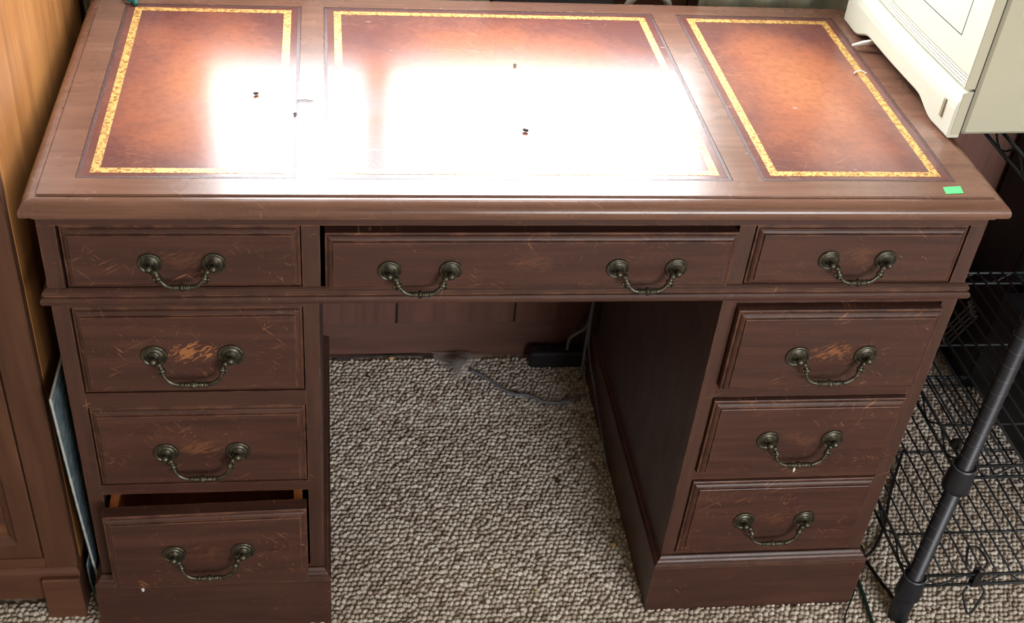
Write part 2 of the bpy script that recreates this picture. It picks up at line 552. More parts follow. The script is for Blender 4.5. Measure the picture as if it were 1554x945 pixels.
    def frame(s, X0, X1, Y0, Y1, w, z0, z1, mi=0):
        # flat picture-frame ring in the XY plane
        o = [(X0, Y0), (X1, Y0), (X1, Y1), (X0, Y1)]
        i = [(X0 + w, Y0 + w), (X1 - w, Y0 + w), (X1 - w, Y1 - w), (X0 + w, Y1 - w)]
        vs = [(a, b, z0) for a, b in o] + [(a, b, z0) for a, b in i] + [(a, b, z1) for a, b in o] + [(a, b, z1) for a, b in i]
        fs = []
        for k in range(4):
            j = (k + 1) % 4
            fs += [(8 + k, 8 + j, 12 + j, 12 + k), (k, j, 8 + j, 8 + k), (4 + j, 4 + k, 12 + k, 12 + j), (4 + k, 4 + j, j, k)]
        s.add(vs, fs, mi)
    def mesh(s, name, mats):
        me = bpy.data.meshes.new(name)
        me.from_pydata(s.v, [], s.f)
        for m in (mats if isinstance(mats, (list, tuple)) else [mats]):
            me.materials.append(M[m] if isinstance(m, str) else m)
        me.polygons.foreach_set('material_index', s.mi)
        me.polygons.foreach_set('use_smooth', s.sm)
        me.update()
        return me
    def build(s, name, mats, parent=None):
        return link(name, s.mesh(name, mats), parent)

def link(name, me, parent=None):
    o = bpy.data.objects.new(name, me)
    COL.objects.link(o)
    if parent is not None:
        o.parent = parent
    return o

def inv(o, parent):
    # keep world-space coordinates under a moved parent
    o.parent = parent
    o.matrix_parent_inverse = chain(parent).inverted()

def chain(o):
    m = o.matrix_basis.copy()
    if o.parent:
        m = chain(o.parent) @ o.matrix_parent_inverse @ m
    return m

def part(mb, name, mats, parent, label=None):
    o = mb.build(name, mats)
    inv(o, parent)
    if label:
        o['label'] = label
    return o

def thing(name, label, cat, loc=(0, 0, 0), rz=0.0, group=None):
    o = bpy.data.objects.new(name, None)
    COL.objects.link(o)
    o.empty_display_size = 0.05
    o.location = loc
    o.rotation_euler = (0, 0, rz)
    tag(o, label, cat, group)
    return o

def tag(o, label, cat, group=None):
    o['label'] = label
    o['category'] = cat
    if group:
        o['group'] = group
    return o

def struct(mb, name, mats, label=None):
    o = mb.build(name, mats)
    o['kind'] = 'structure'
    if label:
        o['label'] = label
    return o

def spline(pts, n=6):
    P = [Vector(p) for p in pts]
    P = [P[0] * 2 - P[1]] + P + [P[-1] * 2 - P[-2]]
    out = []
    for i in range(1, len(P) - 2):
        for k in range(n):
            t = k / n
            a, b, c, d = P[i - 1], P[i], P[i + 1], P[i + 2]
            out.append(0.5 * ((2 * b) + (c - a) * t + (2 * a - 5 * b + 4 * c - d) * t * t + (3 * b - a - 3 * c + d) * t ** 3))
    out.append(P[-2])
    return out

# ------------------------------------------------------------------ the room
R = ROOM
FZ = -0.005
mb = MB(); mb.box(R['x0'], R['x1'], R['y0'], R['y1'] + .1, -0.1, FZ)
FLOOR = struct(mb, 'floor', 'carpet_base', 'beige flecked berber carpet floor')
mb = MB(); mb.box(R['x0'], R['x1'], R['y0'], R['y1'] + .1, R['z1'], R['z1'] + .1)
struct(mb, 'ceiling', 'ceil')
mb = MB(); mb.box(R['x0'] - .1, R['x0'], R['y0'] - .1, R['y1'] + .1, -0.1, R['z1'] + .1)
struct(mb, 'wall_left', 'plaster')
mb = MB(); mb.box(R['x1'], R['x1'] + .1, R['y0'] - .1, R['y1'] + .1, -0.1, R['z1'] + .1)
struct(mb, 'wall_right', 'plaster')

def wall_with_hole(name, y0, y1, W, mat, label=None):
    mb = MB()
    mb.box(R['x0'], R['x1'], y0, y1, -0.1, W['z0'])
    mb.box(R['x0'], R['x1'], y0, y1, W['z1'], R['z1'])
    mb.box(R['x0'], W['x0'], y0, y1, W['z0'], W['z1'])
    mb.box(W['x1'], R['x1'], y0, y1, W['z0'], W['z1'])
    return struct(mb, name, mat, label)
wall_back = wall_with_hole('wall_back', R['y1'], R['y1'] + .1, WIN1, 'gap', 'red-brown wood panelled wall behind the desk')
wall_with_hole('wall_front', R['y0'] - .1, R['y0'], WIN2, 'plaster')
# planks of the panelled wall: grooves every 0.238 m
PW = 0.238
k0 = -6
while True:
    xa = -0.123 + k0 * PW
    xb = xa + PW
    k0 += 1
    if xa > R['x1']:
        break
    xa, xb = max(xa, R['x0']) + .0018, min(xb, R['x1']) - .0018
    if xb - xa < .02:
        continue
    segs = [(0.07, R['z1'], xa, xb)]
    if xb > WIN1['x0'] - .05 and xa < WIN1['x1'] + .05:
        segs = [(0.07, WIN1['z0'] - .001, xa, xb), (WIN1['z1'] + .001, R['z1'], xa, xb)]
        if xa < WIN1['x0'] - .01:
            segs.append((WIN1['z0'] + .001, WIN1['z1'] - .001, xa, min(xb, WIN1['x0'])))
        if xb > WIN1['x1'] + .01:
            segs.append((WIN1['z0'] + .001, WIN1['z1'] - .001, max(xa, WIN1['x1']), xb))
    for za, zb, p, q in segs:
        mb = MB(); mb.box(p, q, R['y1'] - .006, R['y1'], za, zb, 0, .0015)
        part(mb, 'plank', 'plank', wall_back)
mb = MB()
mb.rings([[(R['x0'], R['y1'] - .006, FZ), (R['x1'], R['y1'] - .006, FZ), (R['x1'], R['y1'] - .006, .074), (R['x0'], R['y1'] - .006, .074)],
          [(R['x0'], R['y1'] - .016, FZ), (R['x1'], R['y1'] - .016, FZ), (R['x1'], R['y1'] - .016, .066), (R['x0'], R['y1'] - .016, .066)]])
struct(mb, 'baseboard_back', 'base', 'plain red-brown wooden baseboard under the panelled wall')

def window(name, W, y, sgn, mull, label):
    root = bpy.data.objects.new(name, None)
    COL.objects.link(root)
    root['kind'] = 'structure'
    root['label'] = label
    root.location = ((W['x0'] + W['x1']) / 2, y, W['z0'])
    t = .03
    ya, yb = sorted((y + sgn * .03, y + sgn * .07))
    mb = MB()
    mb.box(W['x0'], W['x0'] + t, ya, yb, W['z0'], W['z1'])
    mb.box(W['x1'] - t, W['x1'], ya, yb, W['z0'], W['z1'])
    mb.box(W['x0'], W['x1'], ya, yb, W['z0'], W['z0'] + t)
    mb.box(W['x0'], W['x1'], ya, yb, W['z1'] - t, W['z1'])
    part(mb, 'window_frame', 'frame', root)
    xs = [W['x0'] + t] + [v for c in mull for v in (c - .023, c + .023)] + [W['x1'] - t]
    for c in mull:
        mb = MB(); mb.box(c - .023, c + .023, ya, yb, W['z0'] + t, W['z1'] - t, 0, .003)
        part(mb, 'mullion', 'frame', root)
    for i in range(0, len(xs), 2):
        mb = MB(); mb.box(xs[i], xs[i + 1], (ya + yb) / 2 - .002, (ya + yb) / 2 + .002, W['z0'] + t, W['z1'] - t)
        part(mb, 'pane', 'glass', root)
    mb = MB()
    sa, sb = sorted((y - sgn * .025, y + sgn * .03))
    mb.box(W['x0'] - .03, W['x1'] + .03, sa, sb, W['z0'] - .02, W['z0'], 0, .004)
    part(mb, 'window_sill', 'frame', root)
window('window_1', WIN1, R['y1'], 1, [-0.167], 'window in the panelled wall behind the desk')
window('window_2', WIN2, R['y0'], -1, [1.3], 'window in the wall facing the desk')

# ------------------------------------------------------------------ carpet pile
def inside(x, y, rects):
    return any(a <= x <= b and c <= y <= d for a, b, c, d in rects)

def build_carpet():
    import numpy as np
    rng = np.random.default_rng(3)
    px, py = 0.0086, 0.0094
    solid = [(-.605, -.262, .016, .59), (.262, .605, .016, .59), (-1.3, -.66, .075, .66)]
    cs = []
    ny = int((0.668 + .42) / py)
    nx = int((1.55 + .95) / px)
    for j in range(ny):
        for i in range(nx):
            x = -.95 + (i + .5 * (j % 2)) * px
            y = -.42 + j * py
            if inside(x, y, solid) or (x > 1.07 and y > .13):
                continue
            cs.append((x, y))
    cs = np.array(cs)
    n = len(cs)
    cs += rng.normal(0, 1, (n, 2)) * np.array([.0009, .0010])
    seg = 6
    prof = [(1.0, 0.0), (0.86, 0.55), (0.42, 0.93)]
    base = []
    for r, h in prof:
        for k in range(seg):
            a = 2 * math.pi * k / seg
            base.append((r * math.cos(a), r * math.sin(a), h))
    base.append((0, 0, 1.0))
    base = np.array(base)
    F = []
    for a in range(2):
        for k in range(seg):
            j = (k + 1) % seg
            F.append((a * seg + k, a * seg + j, (a + 1) * seg + j, (a + 1) * seg + k))
    T = [(2 * seg + k, 2 * seg + (k + 1) % seg, 3 * seg) for k in range(seg)]
    nb = len(base)
    ang = rng.normal(0.75, 0.45, n)
    sx = rng.uniform(.0056, .0068, n)
    sy = rng.uniform(.0043, .0054, n)
    h = rng.uniform(.0050, .0075, n)
    lx, ly = base[:, 0][None, :] * sx[:, None], base[:, 1][None, :] * sy[:, None]
    ca, sa = np.cos(ang)[:, None], np.sin(ang)[:, None]
    lean = rng.normal(0, .0012, (n, 2))
    X = cs[:, 0:1] + lx * ca - ly * sa + lean[:, 0:1] * base[:, 2][None, :]
    Y = cs[:, 1:2] + lx * sa + ly * ca + lean[:, 1:2] * base[:, 2][None, :]
    Z = FZ + base[:, 2][None, :] * h[:, None]
    V = np.stack([X, Y, Z], -1).reshape(-1, 3)
    off = (np.arange(n) * nb)[:, None, None]
    Q = (np.array(F)[None] + off).reshape(-1, 4)
    TR = (np.array(T)[None] + off).reshape(-1, 3)
    me = bpy.data.meshes.new('carpet_pile')
    me.vertices.add(len(V))
    me.vertices.foreach_set('co', V.astype(np.float32).ravel())
    loops = np.concatenate([Q.ravel(), TR.ravel()]).astype(np.int32)
    me.loops.add(len(loops))
    me.loops.foreach_set('vertex_index', loops)
    starts = np.concatenate([np.arange(len(Q)) * 4, len(Q) * 4 + np.arange(len(TR)) * 3]).astype(np.int32)
    me.polygons.add(len(starts))
    me.polygons.foreach_set('loop_start', starts)
    me.polygons.foreach_set('use_smooth', np.ones(len(starts), dtype=bool))
    me.update(calc_edges=True)
    me.validate()
    at = me.attributes.new('tone', 'FLOAT', 'POINT')
    at.data.foreach_set('value', np.repeat(rng.random(n), nb).astype(np.float32))
    me.materials.append(M['loop'])
    o = link('carpet_pile', me, FLOOR)
    o['kind'] = 'stuff'
    o['label'] = 'nubby beige and brown looped berber carpet pile'
build_carpet()

# ------------------------------------------------------------------ the desk
ZT = 0.800
desk = thing('pedestal_desk', 'dark mahogany pedestal desk with three gold-bordered red leather top panels and nine drawers', 'desk', (0, .3, 0))
YB = 0.600
XO = 0.598
YF = 0.024
LEATHER = [(-.5515, -.2915), (-.258, .2555), (.2935, .553)]
LY0, LY1 = .055, .546
# top board with moulded edge; the flat field is a separate framed surface
mb = MB()
OV = [(.0175 - .0175 * math.sin(a_ * math.pi / 16), .7835 + .0140 * math.cos(a_ * math.pi / 16)) for a_ in range(8, -1, -1)]
mb.rect_sweep([(.020, .768), (.012, .770), (.0105, .7755)], -.61, .61, 0, YB, 0, True, False)
mb.rect_sweep([(.0105, .7755), (.0040, .7765), (.0012, .7785), (.0, .7820)] + OV, -.61, .61, 0, YB, 0, False, False)
mb.rect_sweep([OV[-1], (.0180, .7968), (.0196, .7968), (.0200, .8000)], -.61, .61, 0, YB, 0, False, False)
part(mb, 'top_moulding', 'desk_top', desk)
mb = MB()
x0, x1 = -.59, .59
mb.box(x0, x1, .02, LY0, .790, ZT)
mb.box(x0, x1, LY1, YB - .02, .790, ZT)
xs = [x0] + [v for p in LEATHER for v in p] + [x1]
for i in range(0, len(xs), 2):
    mb.box(xs[i], xs[i + 1], LY0, LY1, .790, ZT)
part(mb, 'top_frame', 'desk_flat', desk)
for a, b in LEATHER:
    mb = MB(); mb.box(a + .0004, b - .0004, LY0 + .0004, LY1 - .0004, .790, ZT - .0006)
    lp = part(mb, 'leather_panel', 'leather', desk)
    mb = MB(); mb.frame(a + .001, b - .001, LY0 + .001, LY1 - .001, .0042, ZT - .0006, ZT - .0003)
    part(mb, 'tooled_edge', 'tooled', lp)
    mb = MB(); mb.frame(a + .0150, b - .0150, LY0 + .0128, LY1 - .0128, .0108, ZT - .0006, ZT - .0002)
    part(mb, 'gold_border', 'gold', lp)
# frieze
ZM = .650
mb = MB()
mb.box(-XO, XO, YF, YF + .02, .753, .770)
part(mb, 'rail', 'desk', desk)
for a, b in ((-XO, -.577), (-.287, -.2645), (.2665, .287), (.577, XO)):
    mb = MB(); mb.box(a, b, YF, YF + .02, ZM, .753)
    part(mb, 'stile', 'desk_v', desk)
mb = MB()
mb.box(-XO, -XO + .016, YF + .02, YB - .015, ZM, .770)
mb.box(XO - .016, XO, YF + .02, YB - .015, ZM, .770)
mb.box(-XO, XO, YB - .015, YB - .005, ZM, .770)
mb.box(-XO + .016, XO - .016, YF + .02, YB - .015, ZM, ZM + .004)
for xx in (-.276, .276):
    mb.box(xx - .006, xx + .006, YF + .02, YB - .015, ZM, .770)
part(mb, 'frieze_box', 'desk_side', desk)
# mid moulding right round the carcass
mb = MB()
mb.rect_sweep([(.010, .636), (.005, .637), (.0015, .6385), (.0, .642), (.0, .646), (.002, .6485), (.0045, .6495), (.0046, .6510), (.0030, .6518), (.0032, .6560), (.0065, .6590), (.0092, .6605)], -.608, .608, .0150, YB, 0, True, False)
part(mb, 'waist_moulding', 'desk', desk)
# pedestals
ROWS = [(.484, .628), (.310, .458), (.126, .291)]
for sgn in (-1, 1):
    xo, xi = sorted((sgn * XO, sgn * .267))
    si, so = (.287 - .267), (XO - .577)
    mb = MB()
    la = xo + (so if sgn < 0 else si)
    lb = xi - (si if sgn < 0 else so)
    for a_, b_ in ((xo, la), (lb, xi)):
        mb = MB(); mb.box(a_, b_, YF, YF + .02, .104, .640)
        part(mb, 'stile', 'desk_v', desk)
    zs = [.640] + [v for r in ROWS for v in (r[1], r[0])] + [.104]
    for i in range(0, len(zs), 2):
        mb = MB(); mb.box(la, lb, YF + .0006, YF + .02, zs[i + 1], zs[i])
        part(mb, 'rail', 'desk', desk)
    mb = MB()
    mb.box(xo, xo + .016, YF + .02, YB - .012, .1, .640)
    mb.box(xi - .016, xi, YF + .02, YB - .012, .1, .640)
    mb.box(xo + .016, xi - .016, YB - .02, YB - .012, .1, .640)
    mb.box(xo + .016, xi - .016, YF + .02, YB - .02, .1, .106)
    part(mb, 'pedestal_case', 'desk_side', desk)
    mb = MB()
    pa, pb_ = xo - .011, xi + .011
    mb.rect_sweep([(.0, FZ + .001), (.0, .1015), (.0006, .1040), (-.0004, .1055), (-.0004, .1085), (.003, .1110), (.0042, .1115), (.0044, .1130), (.0060, .1155), (.0085, .1175), (.0105, .1205), (.0120, .1215)], pa, pb_, .0097, YB - .0015, 0, True, False)
    part(mb, 'plinth', 'desk', desk)

# handles
def handle_mesh(sp, drop, rp):
    """bail pull hanging between two roses, built at the origin; y is out of the drawer (negative)"""
    mb = MB()
    h = sp / 2
    yo = -.0135
    k = sp / .098
    pts = [(-h + .003, yo + .002, -.001), (-h + .008, yo - .001, -.004), (-h + .0105, yo - .003, -.010), (-h + .0112, yo - .003, -.016),
           (-h + .0125, yo - .004, -drop * .58), (-h + .0165, yo - .0045, -drop * .78), (-h + .0235 * (k * .5 + .5), yo - .005, -drop * .93), (-h + .030 * (k * .5 + .5), yo - .005, -drop * .99)]
    L = spline(pts, 5)
    rr = []
    for i, p in enumerate(L):
        t = i / (len(L) - 1)
        r = .0024 + .0022 * math.exp(-((t - .12) / .07) ** 2) + .0030 * math.exp(-((t - .30) / .05) ** 2) + .0018 * math.exp(-((t - .43) / .035) ** 2) + .0006 * max(0, t - .55) / .45 * 1.5
        rr.append(r)
    mb.tube(L, rr, 8)
    Rr = [(-p.x, p.y, p.z) for p in L]
    mb.tube(Rr, rr, 8)
    # turned middle
    e = h - .030 * (k * .5 + .5)
    prof = []
    n = 44
    for i in range(n + 1):
        x = -e + 2 * e * i / n
        r = .0030
        for c, am, wd in ((0, .0030, .0035), (-.0075, .0012, .0011), (.0075, .0012, .0011), (-.0105, .0014, .0010), (.0105, .0014, .0010), (-.015, .0018, .0016), (.015, .0018, .0016)):
            c *= k
            r += am * math.exp(-((x - c) / (wd * k)) ** 2)
        prof.append((r, x))
    prof = [(.0004, -e - .001)] + prof + [(.0004, e + .001)]
    mb.lathe(prof, (0, yo - .005, -drop), (1, 0, 0), 10)
    # small leaf scrolls either side of each knuckle
    for sx in (-1, 1):
        c = Vector((sx * (h - .0095), yo - .003, -.0125))
        mb.tube([c + Vector((-.0035, -.001, .003)), c + Vector((-.004, -.0015, -.001)), c + Vector((-.0015, -.001, -.004))], [.0011, .0016, .0009], 6)
        mb.tube([c + Vector((.0035, -.001, .003)), c + Vector((.004, -.0015, -.001)), c + Vector((.0015, -.001, -.004))], [.0011, .0016, .0009], 6)
    return mb.mesh('bail_handle', 'brass')

def rose_mesh(rp):
    mb = MB()
    r = rp
    mb.lathe([(r, 0), (r, .0012), (r * .97, .0026), (r * .9, .0033), (r * .83, .0030), (r * .79, .0020), (r * .72, .0019), (r * .66, .0030), (r * .57, .0042), (r * .48, .0040), (r * .44, .0030), (r * .40, .0032), (r * .34, .0050), (r * .25, .0065), (r * .22, .0085), (r * .28, .0105), (r * .32, .0130), (r * .31, .0150), (r * .22, .0172), (r * .1, .0182), (.0001, .0184)], (0, 0, 0), (0, -1, 0), 24)
    return mb.mesh('backplate', 'brass')

H_SMALL, R_SMALL = handle_mesh(.077, .0235, .014), rose_mesh(.0148)
H_LARGE, R_LARGE = handle_mesh(.098, .0345, .0165), rose_mesh(.0172)

def drawer(x0, x1, z0, z1, yoff, handles, small, yaw=0.0, box=False, mb_depth=.30, tilt=0.0, scuff=0.15):
    """one drawer: moulded front in local space, y=0 at the outer edge plane"""
    cx, cz = (x0 + x1) / 2, (z0 + z1) / 2
    hw, hh = (x1 - x0) / 2, (z1 - z0) / 2
    mb = MB()
    def rc(d, y):
        return [(-hw + d, y, -hh + d), (hw - d, y, -hh + d), (hw - d, y, hh - d), (-hw + d, y, hh - d)]
    rs = [rc(0, .020), rc(0, .0006), rc(.0008, 0), (rc(.0026, 0)), rc(.0036, -.0022), rc(.0058, -.0040), rc(.0078, -.0046), rc(.0092, -.0046), rc(.0096, -.0072), rc(.0104, -.0078)]
    mb.rings(rs, 0)
    if box:
        d = mb_depth
        t = .012
        zb, zt = -hh + .006, hh - .008
        mb.box(-hw + .006, -hw + .006 + t, .020, d, zb, zt, 1)
        mb.box(hw - .006 - t, hw - .006, .020, d, zb, zt, 1)
        mb.box(-hw + .006, hw - .006, d - t, d, zb, zt, 1)
        mb.box(-hw + .006, hw - .006, .020, d, zb, zb + .006, 1)
    o = mb.build('drawer', ['drawer', 'drawer_box'])
    o['scuff'] = scuff
    Mx = Matrix.Translation((cx, YF + yoff, cz)) @ Matrix.Rotation(yaw, 4, 'Z') @ Matrix.Rotation(tilt, 4, 'X')
    o.matrix_basis = Mx
    inv(o, desk)
    sp = .077 if small else .098
    for hx, hz in handles:
        for s in (-1, 1):
            r = link('backplate', R_SMALL if small else R_LARGE, o)
            r.location = (hx - cx + s * sp / 2, -.0076, hz - cz)
            r.rotation_euler = (0, random.uniform(-.5, .5), 0)
        b = link('bail_handle', H_SMALL if small else H_LARGE, o)
        b.location = (hx - cx, -.0080, hz - cz)
        b.rotation_euler = (0, random.uniform(-.012, .012), 0)
    return o
G = .0016
drawer(-.577 + .0035, -.287 - G, .6600, .753 - G, .0020, [(-.4325, .7020)], True)
drawer(-.2645 + .0060, .2665 - G, .6590, .753 - .0085, -.0040, [(-.1405, .6935), (.1505, .6955)], True)
drawer(.287 + .0030, .577 - G, .6600, .753 - G, .0015, [(.4325, .7035)], True)
L0, L1 = -.577 + .0020, -.287 - G
drawer(L0, L1, ROWS[0][0] + G, ROWS[0][1] - G, .0020, [(-.431, .5540)], False, scuff=1.6)
drawer(L0, L1, ROWS[1][0] + G, ROWS[1][1] - G, .0010, [(-.4315, .3795)], False, scuff=0.3)
drawer(L0 + .001, L1 - .001, .1275, .2845, -.0350, [(-.4320, .2105)], False, yaw=math.radians(1.3), box=True)
R0, R1 = .287 + G, .577 - G
drawer(R0, R1, ROWS[0][0] + .001 - .002, ROWS[0][1] - .004, -.0120, [(.4325, .5505)], False, box=True, scuff=0.55)
drawer(R0, R1, ROWS[1][0] + .001, ROWS[1][1] - G, -.0070, [(.4290, .3860)], False)
drawer(R0, R1, ROWS[2][0] + .004, ROWS[2][1] - G, -.0045, [(.4300, .2100)], False)

# green price sticker on the top
mb = MB()
mb.add([(.5275, .0255, ZT + .0002), (.5515, .0275, ZT + .0002), (.5535, .0430, ZT + .0002), (.5295, .0410, ZT + .0002),
        (.5275, .0255, ZT + .0006), (.5515, .0275, ZT + .0006), (.5535, .0430, ZT + .0011), (.5295, .0410, ZT + .0006)],
       [(3, 2, 1, 0), (4, 5, 6, 7), (0, 1, 5, 4), (1, 2, 6, 5), (2, 3, 7, 6), (3, 0, 4, 7)])
tag(mb.build('price_sticker', 'green'), 'small blank bright green sticker on the corner of the desk top', 'sticker')

# ------------------------------------------------------------------ wooden cabinet beside the desk
cab = thing('wooden_cabinet', 'tall orange-brown wooden cabinet with block feet standing beside the desk', 'cabinet', (-.93, .36, FZ))
CX1, CX0, CY0, CY1, CZ1 = -.640, -1.24, .052, .655, 1.75
mb = MB()
mb.box(CX1 - .018, CX1, CY0 + .02, CY1, .075, CZ1, 0, .002)
mb.box(CX0, CX0 + .018, CY0 + .02, CY1, .075, CZ1, 0, .002)
mb.box(CX0, CX1, CY1 - .012, CY1, .075, CZ1)
mb.box(CX0, CX1, CY0, CY1, CZ1, CZ1 + .025, 0, .004)
mb.box(CX0 + .018, CX1 - .018, CY0 + .02, CY1 - .012, .09, .105)
part(mb, 'carcass', 'cab', cab)
for a, b in ((CX1 - .048, CX1), (CX0, CX0 + .048)):
    mb = MB(); mb.box(a, b, CY0, CY0 + .02, .105, CZ1, 0, .002)
    part(mb, 'stile', 'cab_front_shaded', cab)
for a, b in ((CZ1 - .06, CZ1), (.105, .126)):
    mb = MB(); mb.box(CX0 + .048, CX1 - .048, CY0 + .001, CY0 + .02, a, b)
    part(mb, 'rail', 'cab_h_shaded', cab)
mid = (CX0 + CX1) / 2
for a, b in ((CX0 + .050, mid - .001), (mid + .001, CX1 - .050)):
    mb = MB()
    za, zb = .128, CZ1 - .062
    def rz(d, y):
        return [(a + d, y, za + d), (b - d, y, za + d), (b - d, y, zb - d), (a + d, y, zb - d)]
    mb.rings([rz(0, CY0 + .019), rz(0, CY0 + .001), rz(.002, CY0), rz(.030, CY0), rz(.034, CY0 + .004), rz(.040, CY0 + .006), rz(.044, CY0 + .0085)], 0, False, True, False)
    d_ = part(mb, 'door', 'cab_front_shaded', cab)
    mb = MB()
    q = .044
    mb.rings([rz(q, CY0 + .0085), rz(q + .012, CY0 + .007), rz(q + .015, CY0 + .0065)], 0, False, True, True)
    part(mb, 'door_panel', 'burl', d_)
mb = MB()
mb.rect_sweep([(.004, .036), (.004, .088), (.0, .092), (.0, .098), (.003, .104), (.006, .106)], CX0 - .002, CX1 + .002, CY0 - .006, CY1, 0)
part(mb, 'plinth_rail', 'cab_h_shaded', cab)
for a, b, c, d in ((CX1 - .056, CX1 + .001, CY0 - .012, CY0 + .05), (CX0 - .001, CX0 + .056, CY0 - .012, CY0 + .05), (CX1 - .056, CX1 + .001, CY1 - .06, CY1), (CX0 - .001, CX0 + .056, CY1 - .06, CY1)):
    mb = MB(); mb.box(a, b, c, d, FZ + .001, .088, 0, .002)
    part(mb, 'foot', 'cab_h_shaded', cab)

# ------------------------------------------------------------------ magazines standing in the gap
def magazine(name, p0, u, v, th, label, n=8, curl=.012):
    """sheet block: p0 lower front corner, u along the depth, v up; curled like a leaning magazine"""
    root = thing(name, label, 'magazine', p0, 0, None)
    p0, u, v = Vector(p0), Vector(u), Vector(v)
    nrm = u.cross(v).normalized()
    for nm, mat, o0, o1 in (('cover', 'mag', 0, .0006), ('page_block', 'pages', .0006, th - .0006), ('cover', 'mag', th - .0006, th)):
        ra = []
        for i in range(n + 1):
            t = i / n
            c = p0 + v * t + nrm * (curl * math.sin(math.pi * t))
            s = .002 if nm == 'page_block' else 0
            a = c + u.normalized() * s
            b = c + u - u.normalized() * s
            ra.append([a + nrm * o0, b + nrm * o0, b + nrm * o1, a + nrm * o1])
        m_ = MB(); m_.rings(ra, 0)
        part(m_, nm, mat, root)
    return root
magazine('magazine', (-.6150, .058, .010), (.0, .21, 0), (-.0075, -.040, .470), .0042, 'thin grey-blue magazine standing upright between the wooden cabinet and the desk', curl=-.002)
magazine('magazine', (-.6225, .060, .003), (.0, .16, 0), (-.004, -.012, .110), .0020, 'small crumpled leaflet at the foot of the upright magazine beside the desk', curl=-.003)

# ------------------------------------------------------------------ wire shelving rack
RX0, RX1, RY0, RY1 = .682, 1.292, -.022, .462
rack = thing('wire_shelving_rack', 'black wire shelving rack on round grooved posts standing next to the desk', 'rack', (.987, .22, FZ))
def post_mesh():
    mb = MB()
    prof = [(.0120, 0), (.0165, .0015), (.0165, .056), (.0150, .060), (.0128, .0605), (.0128, .8000), (.0118, .8035), (.004, .8045)]
    mb.lathe(prof, (0, 0, 0), (0, 0, 1), 16)
    return mb.mesh('post', 'black_post')
PM = post_mesh()
def ring_mesh():
    mb = MB()
    mb.tube([Vector((.0131 * math.cos(a), .0131 * math.sin(a), 0)) for a in [2 * math.pi * i / 18 for i in range(19)]], .00045, 4)
    return mb.mesh('groove_highlight', 'ring')  # pale raised ring: the highlight of a post groove put into its colour
def collar_mesh():
    mb = MB()
    mb.lathe([(.0128, -.026), (.0215, -.024), (.0212, -.015), (.0182, .018), (.0180, .021), (.0130, .0222)], (0, 0, 0), (0, 0, 1), 18)
    return mb.mesh('collar', 'black_post')
CM = collar_mesh()
GM = ring_mesh()
for x in (RX0, RX1):
    for y in (RY0, RY1):
        p = link('post', PM, rack)
        p.location = (x - .987, y - .22, 0.001)
        for k in range(1, 31):
            if y == RY0:
                g_ = link('groove_highlight', GM, p)
                g_.location = (0, 0, k * .0254)
ringm = MB()
ringm.tube([Vector((.0178 * math.cos(a), .0178 * math.sin(a), .0222)) for a in [2 * math.pi * i / 20 for i in range(21)]], .0010, 6)
RM = ringm.mesh('collar_ring', 'ring')
wm = MB()
wm.tube([(0, RY0 + .004, 0), (0, RY1 - .004, 0)], .0019, 6)
WM = wm.mesh('wire', 'black_paint')
rm = MB()
rm.tube([(RX0 + .004, 0, 0), (RX1 - .004, 0, 0)], .0021, 6)
XM = rm.mesh('cross_rod', 'black_paint')
def snake(mb, p, q, zt, zb, n):
    p, q = Vector(p), Vector(q)
    path = []
    for i in range(n * 6 + 1):
        t = i / (n * 6)
        c = p.lerp(q, t)
        tri = abs(((t * n) % 1.0) * 2 - 1)
        tri = .5 - .5 * math.cos(math.pi * tri)
        path.append((c.x, c.y, zb + (zt - zb) * tri))
    mb.tube(path, .0017, 5)
for zs_ in (.100, .352, .796):
    mb = MB()
    g = .012
    for (p, q) in (((RX0 + g, RY0), (RX1 - g, RY0)), ((RX0 + g, RY1), (RX1 - g, RY1)), ((RX0, RY0 + g), (RX0, RY1 - g)), ((RX1, RY0 + g), (RX1, RY1 - g))):
        for dz in (0, -.024):
            mb.tube([(p[0], p[1], zs_ + dz), (q[0], q[1], zs_ + dz)], .0027, 7)
        L_ = (Vector(q) - Vector(p)).length
        snake(mb, (p[0], p[1], 0), (q[0], q[1], 0), zs_ - .001, zs_ - .023, max(3, round(L_ / .075)))
    sh = part(mb, 'shelf', 'black_paint', rack)
    nW = 26
    for i in range(1, nW):
        o = link('wire', WM)
        o.location = (RX0 + (RX1 - RX0) * i / nW, 0, zs_ + .0028)
        inv(o, sh)
    for y in (.068, .260):
        o = link('cross_rod', XM)
        o.location = (0, y, zs_ - .0010)
        inv(o, sh)
    for x in (RX0, RX1):
        for y in (RY0, RY1):
            o = link('collar', CM); o.location = (x, y, zs_ - .0195); inv(o, sh)
            o = link('collar_ring', RM); o.location = (x, y, zs_ - .0195); inv(o, sh)
# clamp knob on the middle shelf edge
mb = MB()
mb.lathe([(.002, 0), (.0075, .001), (.0088, .004), (.0088, .009), (.0070, .012), (.001, .0125)], (RX0 + .002, RY0 + .040, .356), (-.3, -.3, .9), 14)
part(mb, 'clamp_knob', 'black_post', rack)

